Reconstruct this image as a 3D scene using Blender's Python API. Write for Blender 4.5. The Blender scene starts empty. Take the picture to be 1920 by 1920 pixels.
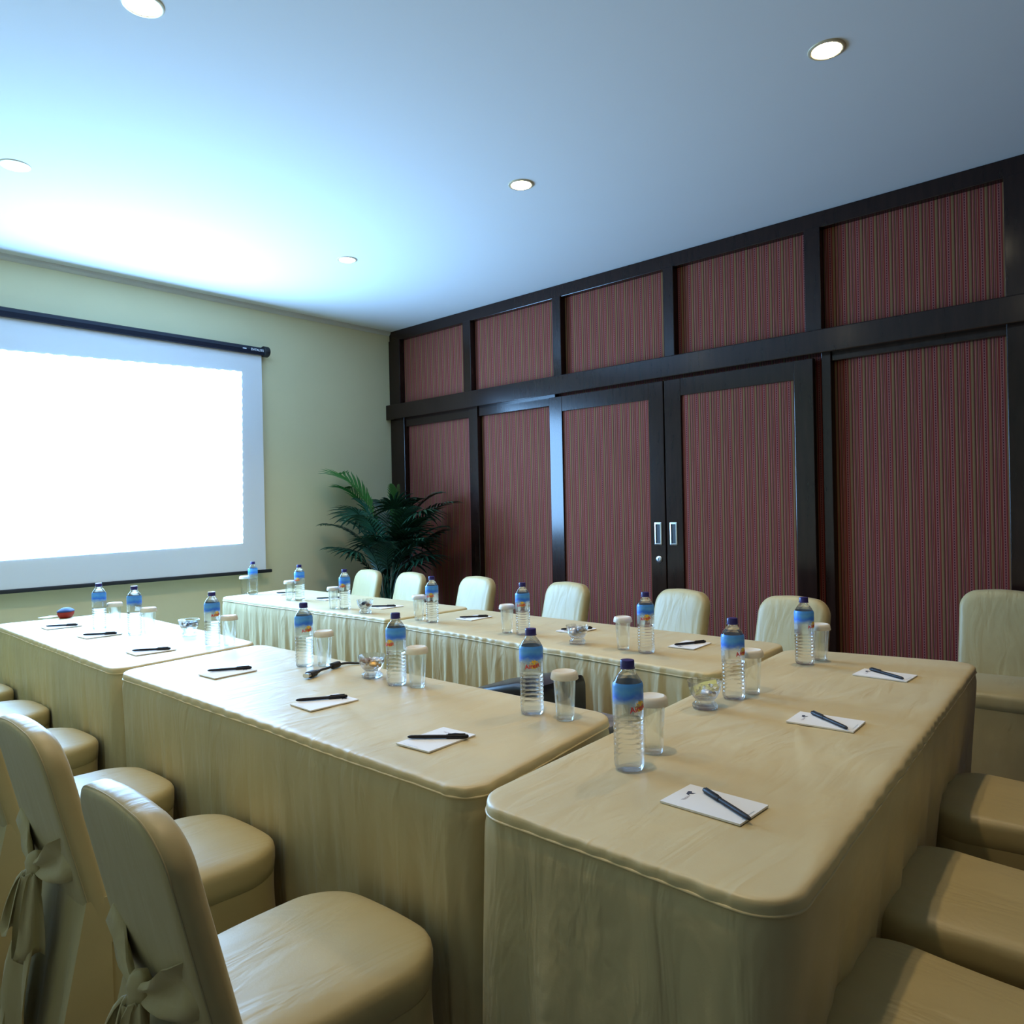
import bpy, bmesh, math, random
from mathutils import Vector, Matrix
random.seed(7)
PI = math.pi
S = bpy.context.scene
COL = S.collection

# ------------------------------------------------------------------ camera, world, exposure
cam = bpy.data.objects.new('camera', bpy.data.cameras.new('camera'))
COL.objects.link(cam)
cam.data.sensor_width = 36.0
cam.data.lens = 36.0 * 1402.25 / 1920.0
YAW, PITCH, ROLL = 0.82857685, -0.00195916, -0.02076812
fwd = Vector((math.sin(YAW) * math.cos(PITCH), math.cos(YAW) * math.cos(PITCH), math.sin(PITCH)))
rt = Vector((math.cos(YAW), -math.sin(YAW), 0))
up = rt.cross(fwd)
r2 = rt * math.cos(ROLL) + up * math.sin(ROLL)
u2 = -rt * math.sin(ROLL) + up * math.cos(ROLL)
cm = Matrix((r2, u2, -fwd)).transposed().to_4x4()
cm.translation = (0, 0, 1.3)
cam.matrix_world = cm
cam.data.clip_start = 0.05
S.camera = cam

w = bpy.data.worlds.new('world'); S.world = w; w.use_nodes = True
w.node_tree.nodes['Background'].inputs[0].default_value = (0.5, 0.7, 1.0, 1)
w.node_tree.nodes['Background'].inputs[1].default_value = 0.05
S.view_settings.view_transform = 'Standard'
S.view_settings.look = 'None'
S.view_settings.gamma = 1.0
S.view_settings.use_curve_mapping = False
S.view_settings.exposure = 0.22
S.cycles.caustics_refractive = False
S.cycles.caustics_reflective = False
S.cycles.max_bounces = 14
S.cycles.transparent_max_bounces = 24
S.cycles.transmission_bounces = 12
SCREEN_COL, SCREEN_E = (0.28, 0.57, 1.0), 29.0
LAMP_W, LAMP_COL = 41.0, (1.0, 0.76, 0.44)

# ------------------------------------------------------------------ helpers
def mat(name, col, rough=0.6, metal=0.0, spec=0.5, bump=None, var=None, coat=0.0, sheen=0.0):
    m = bpy.data.materials.new(name); m.use_nodes = True
    nt = m.node_tree; b = nt.nodes['Principled BSDF']
    b.inputs['Base Color'].default_value = (*col, 1)
    b.inputs['Roughness'].default_value = rough
    b.inputs['Metallic'].default_value = metal
    b.inputs['Specular IOR Level'].default_value = spec
    b.inputs['Coat Weight'].default_value = coat
    b.inputs['Sheen Weight'].default_value = sheen
    tc = nt.nodes.new('ShaderNodeTexCoord')
    if var:
        sc, amt = var
        n = nt.nodes.new('ShaderNodeTexNoise'); n.inputs['Scale'].default_value = sc; n.inputs['Detail'].default_value = 5
        nt.links.new(tc.outputs['Object'], n.inputs['Vector'])
        r = nt.nodes.new('ShaderNodeValToRGB')
        r.color_ramp.elements[0].position = 0.3; r.color_ramp.elements[1].position = 0.7
        r.color_ramp.elements[0].color = (*[c * (1 - amt) for c in col], 1)
        r.color_ramp.elements[1].color = (*[min(1, c * (1 + amt)) for c in col], 1)
        nt.links.new(n.outputs['Fac'], r.inputs['Fac']); nt.links.new(r.outputs['Color'], b.inputs['Base Color'])
    if bump:
        sc, st, dist = bump
        n2 = nt.nodes.new('ShaderNodeTexNoise'); n2.inputs['Scale'].default_value = sc; n2.inputs['Detail'].default_value = 6
        nt.links.new(tc.outputs['Object'], n2.inputs['Vector'])
        bp = nt.nodes.new('ShaderNodeBump'); bp.inputs['Strength'].default_value = st; bp.inputs['Distance'].default_value = dist
        nt.links.new(n2.outputs['Fac'], bp.inputs['Height']); nt.links.new(bp.outputs['Normal'], b.inputs['Normal'])
    return m

def mesh_obj(name, verts, faces, m, parent=None, smooth=True, angle=None):
    me = bpy.data.meshes.new(name)
    me.from_pydata([tuple(v) for v in verts], [], faces)
    me.validate()
    bm = bmesh.new(); bm.from_mesh(me)
    bmesh.ops.recalc_face_normals(bm, faces=bm.faces)
    bm.to_mesh(me); bm.free()
    if smooth:
        me.polygons.foreach_set('use_smooth', [True] * len(me.polygons))
        if angle: me.set_sharp_from_angle(angle=math.radians(angle))
    me.materials.append(m)
    o = bpy.data.objects.new(name, me); COL.objects.link(o)
    if parent: o.parent = parent
    return o

class MB:
    """collects shapes of ONE part"""
    def __init__(s): s.v = []; s.f = []
    def add(s, v, f):
        k = len(s.v); s.v += [tuple(p) for p in v]; s.f += [tuple(i + k for i in q) for q in f]; return s
    def box(s, x0, x1, y0, y1, z0, z1):
        v = [(x, y, z) for z in (z0, z1) for y in (y0, y1) for x in (x0, x1)]
        return s.add(v, [(0, 2, 3, 1), (4, 5, 7, 6), (0, 1, 5, 4), (2, 6, 7, 3), (0, 4, 6, 2), (1, 3, 7, 5)])
    def bbox(s, x0, x1, y0, y1, z0, z1, r=0.004):
        """box with chamfered edges"""
        bm = bmesh.new(); bmesh.ops.create_cube(bm, size=1)
        for v in bm.verts:
            v.co = Vector(((x0 + x1) / 2 + v.co.x * (x1 - x0), (y0 + y1) / 2 + v.co.y * (y1 - y0), (z0 + z1) / 2 + v.co.z * (z1 - z0)))
        bmesh.ops.bevel(bm, geom=bm.edges[:], offset=r, segments=2, affect='EDGES', profile=0.5)
        bm.verts.index_update()
        s.add([v.co[:] for v in bm.verts], [[v.index for v in f.verts] for f in bm.faces]); bm.free(); return s
    def rings(s, rings, cap0=True, cap1=True, closed=True):
        n = len(rings[0]); v = [p for r in rings for p in r]; f = []
        for i in range(len(rings) - 1):
            for j in range(n if closed else n - 1):
                a = i * n + j; b = i * n + (j + 1) % n
                f.append((a, b, b + n, a + n))
        if cap0: f.append(tuple(range(n))[::-1])
        if cap1: f.append(tuple((len(rings) - 1) * n + j for j in range(n)))
        return s.add(v, f)
    def lathe(s, prof, n=32, c=(0, 0, 0), cap0=True, cap1=True):
        return s.rings([[(c[0] + r * math.cos(2 * PI * j / n), c[1] + r * math.sin(2 * PI * j / n), c[2] + z) for j in range(n)] for r, z in prof], cap0, cap1)
    def tube(s, pts, rad, n=8):
        pts = [Vector(p) for p in pts]; R = []
        if not isinstance(rad, (list, tuple)): rad = [rad] * len(pts)
        pv = None
        for i, p in enumerate(pts):
            t = (pts[min(i + 1, len(pts) - 1)] - pts[max(i - 1, 0)]).normalized()
            if pv is None:
                a = t.cross(Vector((0, 0, 1)));
                if a.length < 1e-3: a = t.cross(Vector((1, 0, 0)))
            else: a = pv - t * pv.dot(t)
            a.normalize(); pv = a; b = t.cross(a)
            R.append([tuple(p + (a * math.cos(2 * PI * k / n) + b * math.sin(2 * PI * k / n)) * rad[i]) for k in range(n)])
        return s.rings(R)
    def ribbon(s, pts, wid, side, th=0.003, sag=None):
        """cloth strip with thickness; side = vectors across, one or per point"""
        pts = [Vector(p) for p in pts]; n = len(pts)
        if not isinstance(wid, (list, tuple)): wid = [wid] * n
        if not isinstance(side, list): side = [side] * n
        R = []
        for i, p in enumerate(pts):
            t = (pts[min(i + 1, n - 1)] - pts[max(i - 1, 0)]).normalized()
            a = Vector(side[i]); a = (a - t * a.dot(t)).normalized(); nn = t.cross(a)
            wv = wid[i] / 2; ring = []
            for k in range(7):
                u = -1 + k / 3.0
                c = 0.010 * math.sin(u * 4.0 + i * 0.35) * min(1, wv / 0.03)
                ring.append(p + a * u * wv + nn * (c + th / 2))
            for k in range(6, -1, -1):
                u = -1 + k / 3.0
                c = 0.010 * math.sin(u * 4.0 + i * 0.35) * min(1, wv / 0.03)
                ring.append(p + a * u * wv + nn * (c - th / 2))
            R.append(ring)
        return s.rings(R)
    def build(s, name, m, parent=None, smooth=True, angle=40):
        return mesh_obj(name, s.v, s.f, m, parent, smooth, angle)

def tag(o, label=None, cat=None, group=None, kind=None):
    if label: o['label'] = label
    if cat: o['category'] = cat
    if group: o['group'] = group
    if kind: o['kind'] = kind
    return o

def thing(name, label, cat, loc=(0, 0, 0), rz=0, group=None):
    o = bpy.data.objects.new(name, None); COL.objects.link(o)
    o.empty_display_size = 0.1
    o.location = loc; o.rotation_euler = (0, 0, rz)
    return tag(o, label, cat, group)

def copy_tree(o, parent=None):
    c = o.copy(); COL.objects.link(c)
    if parent: c.parent = parent
    for ch in list(o.children): copy_tree(ch, c)
    return c

def smoothstep(a, b, x):
    t = max(0, min(1, (x - a) / (b - a))); return t * t * (3 - 2 * t)

# ------------------------------------------------------------------ materials
M = {}
M['ceiling'] = mat('ceiling_paint', (0.80, 0.81, 0.82), 0.9, spec=0.1, bump=(3, 0.05, 0.01))
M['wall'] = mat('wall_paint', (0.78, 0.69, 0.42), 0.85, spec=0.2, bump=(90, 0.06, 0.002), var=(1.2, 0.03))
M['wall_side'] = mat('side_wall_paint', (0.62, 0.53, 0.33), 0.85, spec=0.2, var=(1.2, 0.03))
M['stripe_plain'] = mat('maroon_wall_fabric', (0.16, 0.05, 0.04), 0.9, spec=0.1)
M['cornice'] = mat('cornice_paint', (0.62, 0.60, 0.55), 0.7)
M['carpet'] = mat('carpet', (0.13, 0.14, 0.17), 0.95, bump=(220, 0.6, 0.006), var=(60, 0.35))
M['black'] = mat('black_plastic', (0.012, 0.013, 0.018), 0.28)
M['case'] = mat('navy_black_case', (0.008, 0.010, 0.022), 0.45, spec=0.3)
M['matte_black'] = mat('matte_black', (0.014, 0.014, 0.016), 0.6)
M['pen'] = mat('pen_black', (0.010, 0.010, 0.014), 0.45, spec=0.3)
M['steel'] = mat('brushed_steel', (0.62, 0.64, 0.66), 0.28, metal=1.0)
M['dark_slot'] = mat('dark_recess', (0.03, 0.04, 0.05), 0.5)
M['lid'] = mat('lid_plastic', (0.80, 0.76, 0.66), 0.45)
M['cap'] = mat('cap_blue', (0.035, 0.03, 0.17), 0.3)
M['screen_fabric'] = mat('screen_fabric', (0.82, 0.82, 0.84), 0.9, spec=0.1)
M['paper'] = mat('paper', (0.84, 0.85, 0.86), 0.8)
M['ink'] = mat('dark_ink', (0.04, 0.05, 0.09), 0.7)
M['greyink'] = mat('grey_ink', (0.45, 0.36, 0.40), 0.7)
M['lightink'] = mat('light_blue_ink', (0.50, 0.58, 0.66), 0.7)
M['red_ink'] = mat('red_print', (0.75, 0.04, 0.06), 0.5)
M['yellow_ink'] = mat('yellow_print', (0.95, 0.62, 0.06), 0.5)
M['white_ink'] = mat('white_print', (0.8, 0.8, 0.85), 0.5)
M['eraser_red'] = mat('eraser_red', (0.30, 0.025, 0.02), 0.6, spec=0.2)
M['eraser_blue'] = mat('eraser_blue', (0.015, 0.035, 0.11), 0.6, spec=0.15)
M['pot'] = mat('pot_clay', (0.07, 0.05, 0.04), 0.5)
M['stem'] = mat('palm_stem', (0.16, 0.15, 0.09), 0.7, var=(12, 0.4))
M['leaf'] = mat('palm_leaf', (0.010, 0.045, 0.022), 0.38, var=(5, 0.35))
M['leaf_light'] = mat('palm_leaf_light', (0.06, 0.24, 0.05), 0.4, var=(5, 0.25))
M['soil'] = mat('soil', (0.03, 0.02, 0.015), 0.9, bump=(60, 0.8, 0.01))
M['grey_cloth'] = mat('grey_cloth', (0.16, 0.16, 0.19), 0.85, bump=(60, 0.7, 0.006), var=(30, 0.4))
M['chrome'] = mat('lamp_ring', (0.72, 0.62, 0.42), 0.4, metal=0.3)
M['candy_gold'] = mat('gold_wrapper', (0.70, 0.42, 0.12), 0.3, metal=0.6)
M['candy_silver'] = mat('silver_wrapper', (0.75, 0.76, 0.8), 0.25, metal=0.9)
M['candy_brown'] = mat('brown_wrapper', (0.20, 0.07, 0.04), 0.35)
M['candy_blue'] = mat('dark_wrapper', (0.04, 0.06, 0.12), 0.3)
M['sachet'] = mat('yellow_sachet', (0.62, 0.62, 0.22), 0.4)

def cloth_material(name, col, spec=1.0, crease=0.28):
    m = bpy.data.materials.new(name); m.use_nodes = True
    nt = m.node_tree; L = nt.links; b = nt.nodes['Principled BSDF']
    b.inputs['Roughness'].default_value = 0.46; b.inputs['Specular IOR Level'].default_value = spec
    b.inputs['Sheen Weight'].default_value = 0.1
    tc = nt.nodes.new('ShaderNodeTexCoord')
    n = nt.nodes.new('ShaderNodeTexNoise'); n.inputs['Scale'].default_value = 5; n.inputs['Detail'].default_value = 6
    L.new(tc.outputs['Object'], n.inputs['Vector'])
    r = nt.nodes.new('ShaderNodeValToRGB'); r.color_ramp.elements[0].position = .3; r.color_ramp.elements[1].position = .72
    r.color_ramp.elements[0].color = (*[c * .93 for c in col], 1); r.color_ramp.elements[1].color = (*[c * 1.06 for c in col], 1)
    L.new(n.outputs['Fac'], r.inputs['Fac']); L.new(r.outputs['Color'], b.inputs['Base Color'])
    # creases: stretched, distorted noise + weave
    mp = nt.nodes.new('ShaderNodeMapping'); mp.inputs['Scale'].default_value = (1.0, 3.2, 1.0); mp.inputs['Rotation'].default_value = (0, 0, 0.5)
    L.new(tc.outputs['Object'], mp.inputs['Vector'])
    n1 = nt.nodes.new('ShaderNodeTexNoise'); n1.inputs['Scale'].default_value = 3.5; n1.inputs['Detail'].default_value = 3; n1.inputs['Distortion'].default_value = 0.8
    L.new(mp.outputs['Vector'], n1.inputs['Vector'])
    n2 = nt.nodes.new('ShaderNodeTexNoise'); n2.inputs['Scale'].default_value = 260; n2.inputs['Detail'].default_value = 1
    L.new(tc.outputs['Object'], n2.inputs['Vector'])
    b1 = nt.nodes.new('ShaderNodeBump'); b1.inputs['Strength'].default_value = crease; b1.inputs['Distance'].default_value = 0.02
    L.new(n1.outputs['Fac'], b1.inputs['Height'])
    b2 = nt.nodes.new('ShaderNodeBump'); b2.inputs['Strength'].default_value = 0.12; b2.inputs['Distance'].default_value = 0.001
    L.new(n2.outputs['Fac'], b2.inputs['Height']); L.new(b1.outputs['Normal'], b2.inputs['Normal'])
    L.new(b2.outputs['Normal'], b.inputs['Normal'])
    return m
M['cloth'] = cloth_material('table_cloth', (0.63, 0.50, 0.245))
M['skirt_cloth'] = cloth_material('skirt_cloth', (0.60, 0.485, 0.260), 0.35, 0.75)
M['chair_cloth'] = cloth_material('chair_cloth', (0.50, 0.405, 0.195), 0.55, 0.3)
M['seam'] = mat('seam_cloth', (0.42, 0.35, 0.19), 0.8)

def wood_material():
    m = bpy.data.materials.new('dark_stained_wood'); m.use_nodes = True
    nt = m.node_tree; L = nt.links; b = nt.nodes['Principled BSDF']
    b.inputs['Roughness'].default_value = 0.17; b.inputs['Specular IOR Level'].default_value = 0.36
    tc = nt.nodes.new('ShaderNodeTexCoord')
    n = nt.nodes.new('ShaderNodeTexNoise'); n.inputs['Scale'].default_value = 9; n.inputs['Detail'].default_value = 8
    mp = nt.nodes.new('ShaderNodeMapping'); mp.inputs['Scale'].default_value = (4, 4, .6)
    L.new(tc.outputs['Object'], mp.inputs['Vector']); L.new(mp.outputs['Vector'], n.inputs['Vector'])
    r = nt.nodes.new('ShaderNodeValToRGB')
    r.color_ramp.elements[0].color = (0.010, 0.005, 0.004, 1); r.color_ramp.elements[1].color = (0.030, 0.013, 0.009, 1)
    L.new(n.outputs['Fac'], r.inputs['Fac']); L.new(r.outputs['Color'], b.inputs['Base Color'])
    bp = nt.nodes.new('ShaderNodeBump'); bp.inputs['Strength'].default_value = 0.05; bp.inputs['Distance'].default_value = 0.003
    L.new(n.outputs['Fac'], bp.inputs['Height']); L.new(bp.outputs['Normal'], b.inputs['Normal'])
    return m
M['wood'] = wood_material()

def stripe_material():
    """striped upholstery fabric, stripes run vertically, repeat along Y"""
    m = bpy.data.materials.new('striped_fabric'); m.use_nodes = True
    nt = m.node_tree; L = nt.links; b = nt.nodes['Principled BSDF']
    b.inputs['Roughness'].default_value = 0.85; b.inputs['Specular IOR Level'].default_value = 0.2
    tc = nt.nodes.new('ShaderNodeTexCoord'); sp = nt.nodes.new('ShaderNodeSeparateXYZ')
    L.new(tc.outputs['Object'], sp.inputs[0])
    def math_(op, a, bb=None):
        n = nt.nodes.new('ShaderNodeMath'); n.operation = op
        for i, v in enumerate((a, bb)):
            if v is None: continue
            if isinstance(v, (int, float)): n.inputs[i].default_value = v
            else: L.new(v, n.inputs[i])
        return n.outputs[0]
    fr = math_('FRACT', math_('MULTIPLY', sp.outputs['Y'], 1 / 0.076))
    r = nt.nodes.new('ShaderNodeValToRGB'); r.color_ramp.interpolation = 'CONSTANT'
    maroon = (0.145, 0.024, 0.018); red = (0.19, 0.026, 0.019); dark = (0.055, 0.015, 0.012)
    pink = (0.40, 0.165, 0.125); olive = (0.175, 0.095, 0.038); tan = (0.30, 0.165, 0.075); plum = (0.15, 0.035, 0.033)
    seq = [(0, pink), (.035, maroon), (.10, dark), (.13, olive), (.22, tan), (.245, olive), (.30, red), (.40, pink), (.425, plum),
           (.47, dark), (.51, plum), (.55, pink), (.575, red), (.66, maroon), (.71, tan), (.735, maroon), (.80, pink), (.82, plum), (.88, dark), (.905, olive), (.95, red)]
    cr = r.color_ramp
    cr.elements[0].position = 0; cr.elements[0].color = (*seq[0][1], 1)
    cr.elements[1].position = seq[1][0]; cr.elements[1].color = (*seq[1][1], 1)
    for p_, c_ in seq[2:]:
        e = cr.elements.new(p_); e.color = (*c_, 1)
    L.new(fr, r.inputs['Fac'])
    # dotted column inside the dark plum band
    fz = math_('FRACT', math_('MULTIPLY', sp.outputs['Z'], 1 / 0.014))
    dz = math_('LESS_THAN', fz, 0.45)
    a = math_('MULTIPLY', math_('GREATER_THAN', fr, 0.47), math_('LESS_THAN', fr, 0.51))
    mk = math_('MULTIPLY', a, dz)
    mx = nt.nodes.new('ShaderNodeMix'); mx.data_type = 'RGBA'
    L.new(mk, mx.inputs['Factor']); L.new(r.outputs['Color'], mx.inputs['A']); mx.inputs['B'].default_value = (0.27, 0.10, 0.10, 1)
    L.new(mx.outputs['Result'], b.inputs['Base Color'])
    n2 = nt.nodes.new('ShaderNodeTexNoise'); n2.inputs['Scale'].default_value = 300
    L.new(tc.outputs['Object'], n2.inputs['Vector'])
    bp = nt.nodes.new('ShaderNodeBump'); bp.inputs['Strength'].default_value = 0.3; bp.inputs['Distance'].default_value = 0.001
    L.new(n2.outputs['Fac'], bp.inputs['Height']); L.new(bp.outputs['Normal'], b.inputs['Normal'])
    return m
M['stripe'] = stripe_material()

def emis(name, col, e):
    m = bpy.data.materials.new(name); m.use_nodes = True
    nt = m.node_tree; nt.nodes.remove(nt.nodes['Principled BSDF'])
    em = nt.nodes.new('ShaderNodeEmission'); em.inputs[0].default_value = (*col, 1); em.inputs[1].default_value = e
    nt.links.new(em.outputs[0], nt.nodes['Material Output'].inputs[0]); return m
M['lit'] = emis('projected_light', SCREEN_COL, SCREEN_E)
M['bulb'] = emis('bulb_glow', (1.0, 0.88, 0.60), 40)

def clear(name, ior, tint, share):
    """clear plastic or glass that lets part of the light straight through"""
    m = bpy.data.materials.new(name); m.use_nodes = True
    nt = m.node_tree; L = nt.links; nt.nodes.remove(nt.nodes['Principled BSDF'])
    g = nt.nodes.new('ShaderNodeBsdfGlass'); g.inputs['IOR'].default_value = ior; g.inputs['Roughness'].default_value = 0.0
    g.inputs['Color'].default_value = (*tint, 1)
    t = nt.nodes.new('ShaderNodeBsdfTransparent'); t.inputs[0].default_value = (*tint, 1)
    mx = nt.nodes.new('ShaderNodeMixShader'); mx.inputs[0].default_value = share
    L.new(t.outputs[0], mx.inputs[1]); L.new(g.outputs[0], mx.inputs[2]); L.new(mx.outputs[0], nt.nodes['Material Output'].inputs[0])
    return m
M['bottle'] = clear('clear_bottle_of_water', 1.33, (0.975, 0.99, 1.0), 0.55)
M['glass'] = clear('clear_glass', 1.46, (0.985, 0.995, 0.99), 0.30)

M['crystal'] = clear('cut_glass', 1.5, (0.97, 0.98, 0.99), 0.55)

def label_material():
    m = bpy.data.materials.new('bottle_label'); m.use_nodes = True
    nt = m.node_tree; L = nt.links; b = nt.nodes['Principled BSDF']
    b.inputs['Roughness'].default_value = 0.35
    tc = nt.nodes.new('ShaderNodeTexCoord'); sp = nt.nodes.new('ShaderNodeSeparateXYZ'); L.new(tc.outputs['Object'], sp.inputs[0])
    mr = nt.nodes.new('ShaderNodeMapRange'); mr.inputs['From Min'].default_value = 0.108; mr.inputs['From Max'].default_value = 0.180
    nz = nt.nodes.new('ShaderNodeTexNoise'); nz.inputs['Scale'].default_value = 45; L.new(tc.outputs['Object'], nz.inputs['Vector'])
    ad = nt.nodes.new('ShaderNodeMath'); ad.operation = 'MULTIPLY_ADD'; ad.inputs[1].default_value = 0.02; L.new(nz.outputs['Fac'], ad.inputs[0]); L.new(sp.outputs['Z'], ad.inputs[2])
    sb = nt.nodes.new('ShaderNodeMath'); sb.operation = 'SUBTRACT'; sb.inputs[1].default_value = 0.010; L.new(ad.outputs[0], sb.inputs[0])
    L.new(sb.outputs[0], mr.inputs['Value'])
    r = nt.nodes.new('ShaderNodeValToRGB'); e = r.color_ramp.elements
    e[0].position = 0; e[0].color = (0.80, 0.88, 0.95, 1); e[1].position = 1; e[1].color = (0.08, 0.36, 1.0, 1)
    for p_, c_ in ((.35, (0.65, 0.84, 0.97)), (.50, (0.25, 0.52, 1.0)), (.64, (0.03, 0.20, 0.98)), (.74, (0.06, 0.32, 1.0)), (.86, (0.12, 0.44, 1.0))):
        k = e.new(p_); k.color = (*c_, 1)
    L.new(mr.outputs[0], r.inputs['Fac']); L.new(r.outputs['Color'], b.inputs['Base Color'])
    a = nt.nodes.new('ShaderNodeValToRGB'); q = a.color_ramp.elements
    q[0].position = 0; q[0].color = (.10, .10, .10, 1); q[1].position = .60; q[1].color = (.90, .90, .90, 1)
    k = q.new(.44); k.color = (.30, .30, .30, 1)
    L.new(mr.outputs[0], a.inputs['Fac']); L.new(a.outputs['Color'], b.inputs['Alpha'])
    return m
M['label'] = label_material()

# ------------------------------------------------------------------ room shell
XL, XR, YB, YF, H = -0.55, 4.48, -2.1, 5.59, 3.0
def struct(name, mb, m, parent=None, angle=30):
    o = mb.build(name, m, parent, True, angle)
    if not parent: o['kind'] = 'structure'
    return o
struct('floor', MB().box(XL - .1, XR + .15, YB - .1, YF + .1, -0.1, 0), M['carpet'])
struct('ceiling', MB().box(XL - .1, XR + .15, YB - .1, YF + .1, H, H + .1), M['ceiling'])
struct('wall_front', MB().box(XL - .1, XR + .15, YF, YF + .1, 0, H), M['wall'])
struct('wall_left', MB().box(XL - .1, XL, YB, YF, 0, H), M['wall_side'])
struct('wall_back', MB().box(XL - .1, XR + .15, YB - .1, YB, 0, H), M['stripe_plain'])
struct('wall_right', MB().box(XR, XR + .1, YB, YF, 0, H), M['stripe'])
struct('trim_1', MB().rings([[(x, YF, H), (x, YF - .030, H), (x, YF - .024, H - .020), (x, YF - .008, H - .034), (x, YF, H - .036)] for x in (XL, XR - .04)]), M['cornice'])

# timber frame of the striped wall: rails and posts
k = [2]
def trim(x0, y0, y1, z0, z1, x1=XR + .005, r=.004):
    o = struct('trim_%d' % k[0], MB().bbox(x0, x1, y0, y1, z0, z1, r), M['wood'], angle=12); k[0] += 1; return o
trim(4.430, YB, 5.585, 2.905, 2.999)                       # top rail
trim(4.372, YB, 5.585, 2.168, 2.305, r=.006)               # heavy middle beam
for y0, y1 in ((5.43, 5.585), (4.490, 4.580), (3.520, 3.600), (2.556, 2.634), (1.592, 1.686), (0.580, 0.692), (-.43, -.33), (-1.4, -1.3)):
    trim(4.420, y0, y1, 2.30, 2.91)
for y0, y1 in ((5.385, 5.585), (4.430, 4.535), (1.545, 1.600), (0.580, 0.692), (-.43, -.33), (-1.4, -1.3)):
    trim(4.425, y0, y1, 0.0, 2.175)
trim(4.440, 3.60, 5.40, 2.095, 2.175)
trim(4.440, 0.69, 1.56, 2.125, 2.175)
trim(4.445, YB, 1.56, 0.0, 0.12); trim(4.445, 3.60, 5.40, 0.0, 0.12)

# sliding doors, in front of the wall
def door(n, y0, y1, hy, lock):
    s0, s1, xf, xb = .115, .125, 4.392, 4.432
    f = MB()
    f.bbox(xf, xb, y0, y0 + s0, .02, 2.150, .004).bbox(xf, xb, y1 - s1, y1, .02, 2.150, .004)
    f.bbox(xf + .001, xb, y0 + s0 - .002, y1 - s1 + .002, 2.035, 2.149, .003).bbox(xf + .001, xb, y0 + s0 - .002, y1 - s1 + .002, .021, .20, .003)
    o = struct('door_%d' % n, f, M['wood'], angle=12)
    MB().box(xf + .014, xb - .008, y0 + s0 - .004, y1 - s1 + .004, .19, 2.045).build('striped_panel', M['stripe'], o)
    h = MB(); z0, z1, w = 1.045, 1.200, .028
    x = xf - .004
    def rr(wy, hz, xx, rad):
        pts = []
        for cy, cz, a0 in ((wy - rad, hz - rad, 0), (-(wy - rad), hz - rad, 90), (-(wy - rad), -(hz - rad), 180), (wy - rad, -(hz - rad), 270)):
            for q in range(5):
                a = math.radians(a0 + q * 22.5); pts.append((xx, hy + cy + rad * math.cos(a), (z0 + z1) / 2 + cz + rad * math.sin(a)))
        return pts
    hh = (z1 - z0) / 2
    h.rings([rr(w, hh, xf + .002, .006), rr(w, hh, x, .006), rr(w - .003, hh - .003, x - .002, .005), rr(w - .011, hh - .013, x - .002, .004), rr(w - .012, hh - .014, xf + .006, .004)], True, False)
    ho = h.build('flush_handle', M['steel'], o)
    MB().rings([rr(w - .0115, hh - .0135, xf + .003, .004), rr(w - .0115, hh - .0135, xf - .0005, .004)]).build('handle_recess', M['dark_slot'], ho)
    if lock:
        l = MB(); prof = [(.000, 0), (.024, 0), (.024, .006), (.020, .010), (.012, .011), (.000, .011)]
        n_ = 24; R = [[(xf - b, hy - .004 + a * math.cos(2 * PI * j / n_), .950 + a * math.sin(2 * PI * j / n_)) for j in range(n_)] for a, b in prof[1:-1]]
        l.rings(R); lo = l.build('lock_rose', M['steel'], o)
        MB().box(xf - .0125, xf - .010, hy - .006, hy - .002, .940, .960).build('keyhole', M['dark_slot'], lo)
    return o
door(1, 2.634, 3.625, 2.690, True)
door(2, 1.635, 2.626, 2.572, False)

# ------------------------------------------------------------------ ceiling downlights
lamp = thing('ceiling_downlight', '', 'ceiling light', (0, 0, H))
MB().lathe([(.050, .004), (.050, -.002), (.053, -.005), (.060, -.006), (.066, -.003), (.067, .0)], 40, cap0=False, cap1=False).build('trim_ring', M['chrome'], lamp)
MB().lathe([(.0, .0), (.028, -.001), (.044, -.006), (.049, -.0060), (.051, .001)][1:], 32).build('bulb', M['bulb'], lamp)
LL = [(2.885, 1.00, 'recessed round ceiling downlight nearest the camera, above the head table'),
      (2.935, 2.58, 'recessed round ceiling downlight above the right table row, second from the timber wall corner'),
      (2.965, 4.167, 'recessed round ceiling downlight closest to the far room corner'),
      (1.025, 2.55, 'recessed round ceiling downlight cut off by the top edge of the view'),
      (1.055, 4.146, 'recessed round ceiling downlight at the left edge, in front of the projection screen'),
      (1.03, 1.0, 'recessed ceiling downlight straight above the near left table corner')]
ld = bpy.data.lights.new('downlight_beam', 'SPOT'); ld.energy = LAMP_W; ld.color = LAMP_COL
ld.spot_size = math.radians(112); ld.spot_blend = 1.0; ld.shadow_soft_size = 0.035
for i, (x, y, lab) in enumerate(LL):
    o = lamp if i == 0 else copy_tree(lamp)
    o.location = (x, y, H); tag(o, lab, None, 'recessed ceiling downlights')
    lo = bpy.data.objects.new('downlight_beam', ld); COL.objects.link(lo); lo.location = (x, y, H - .02)

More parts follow.
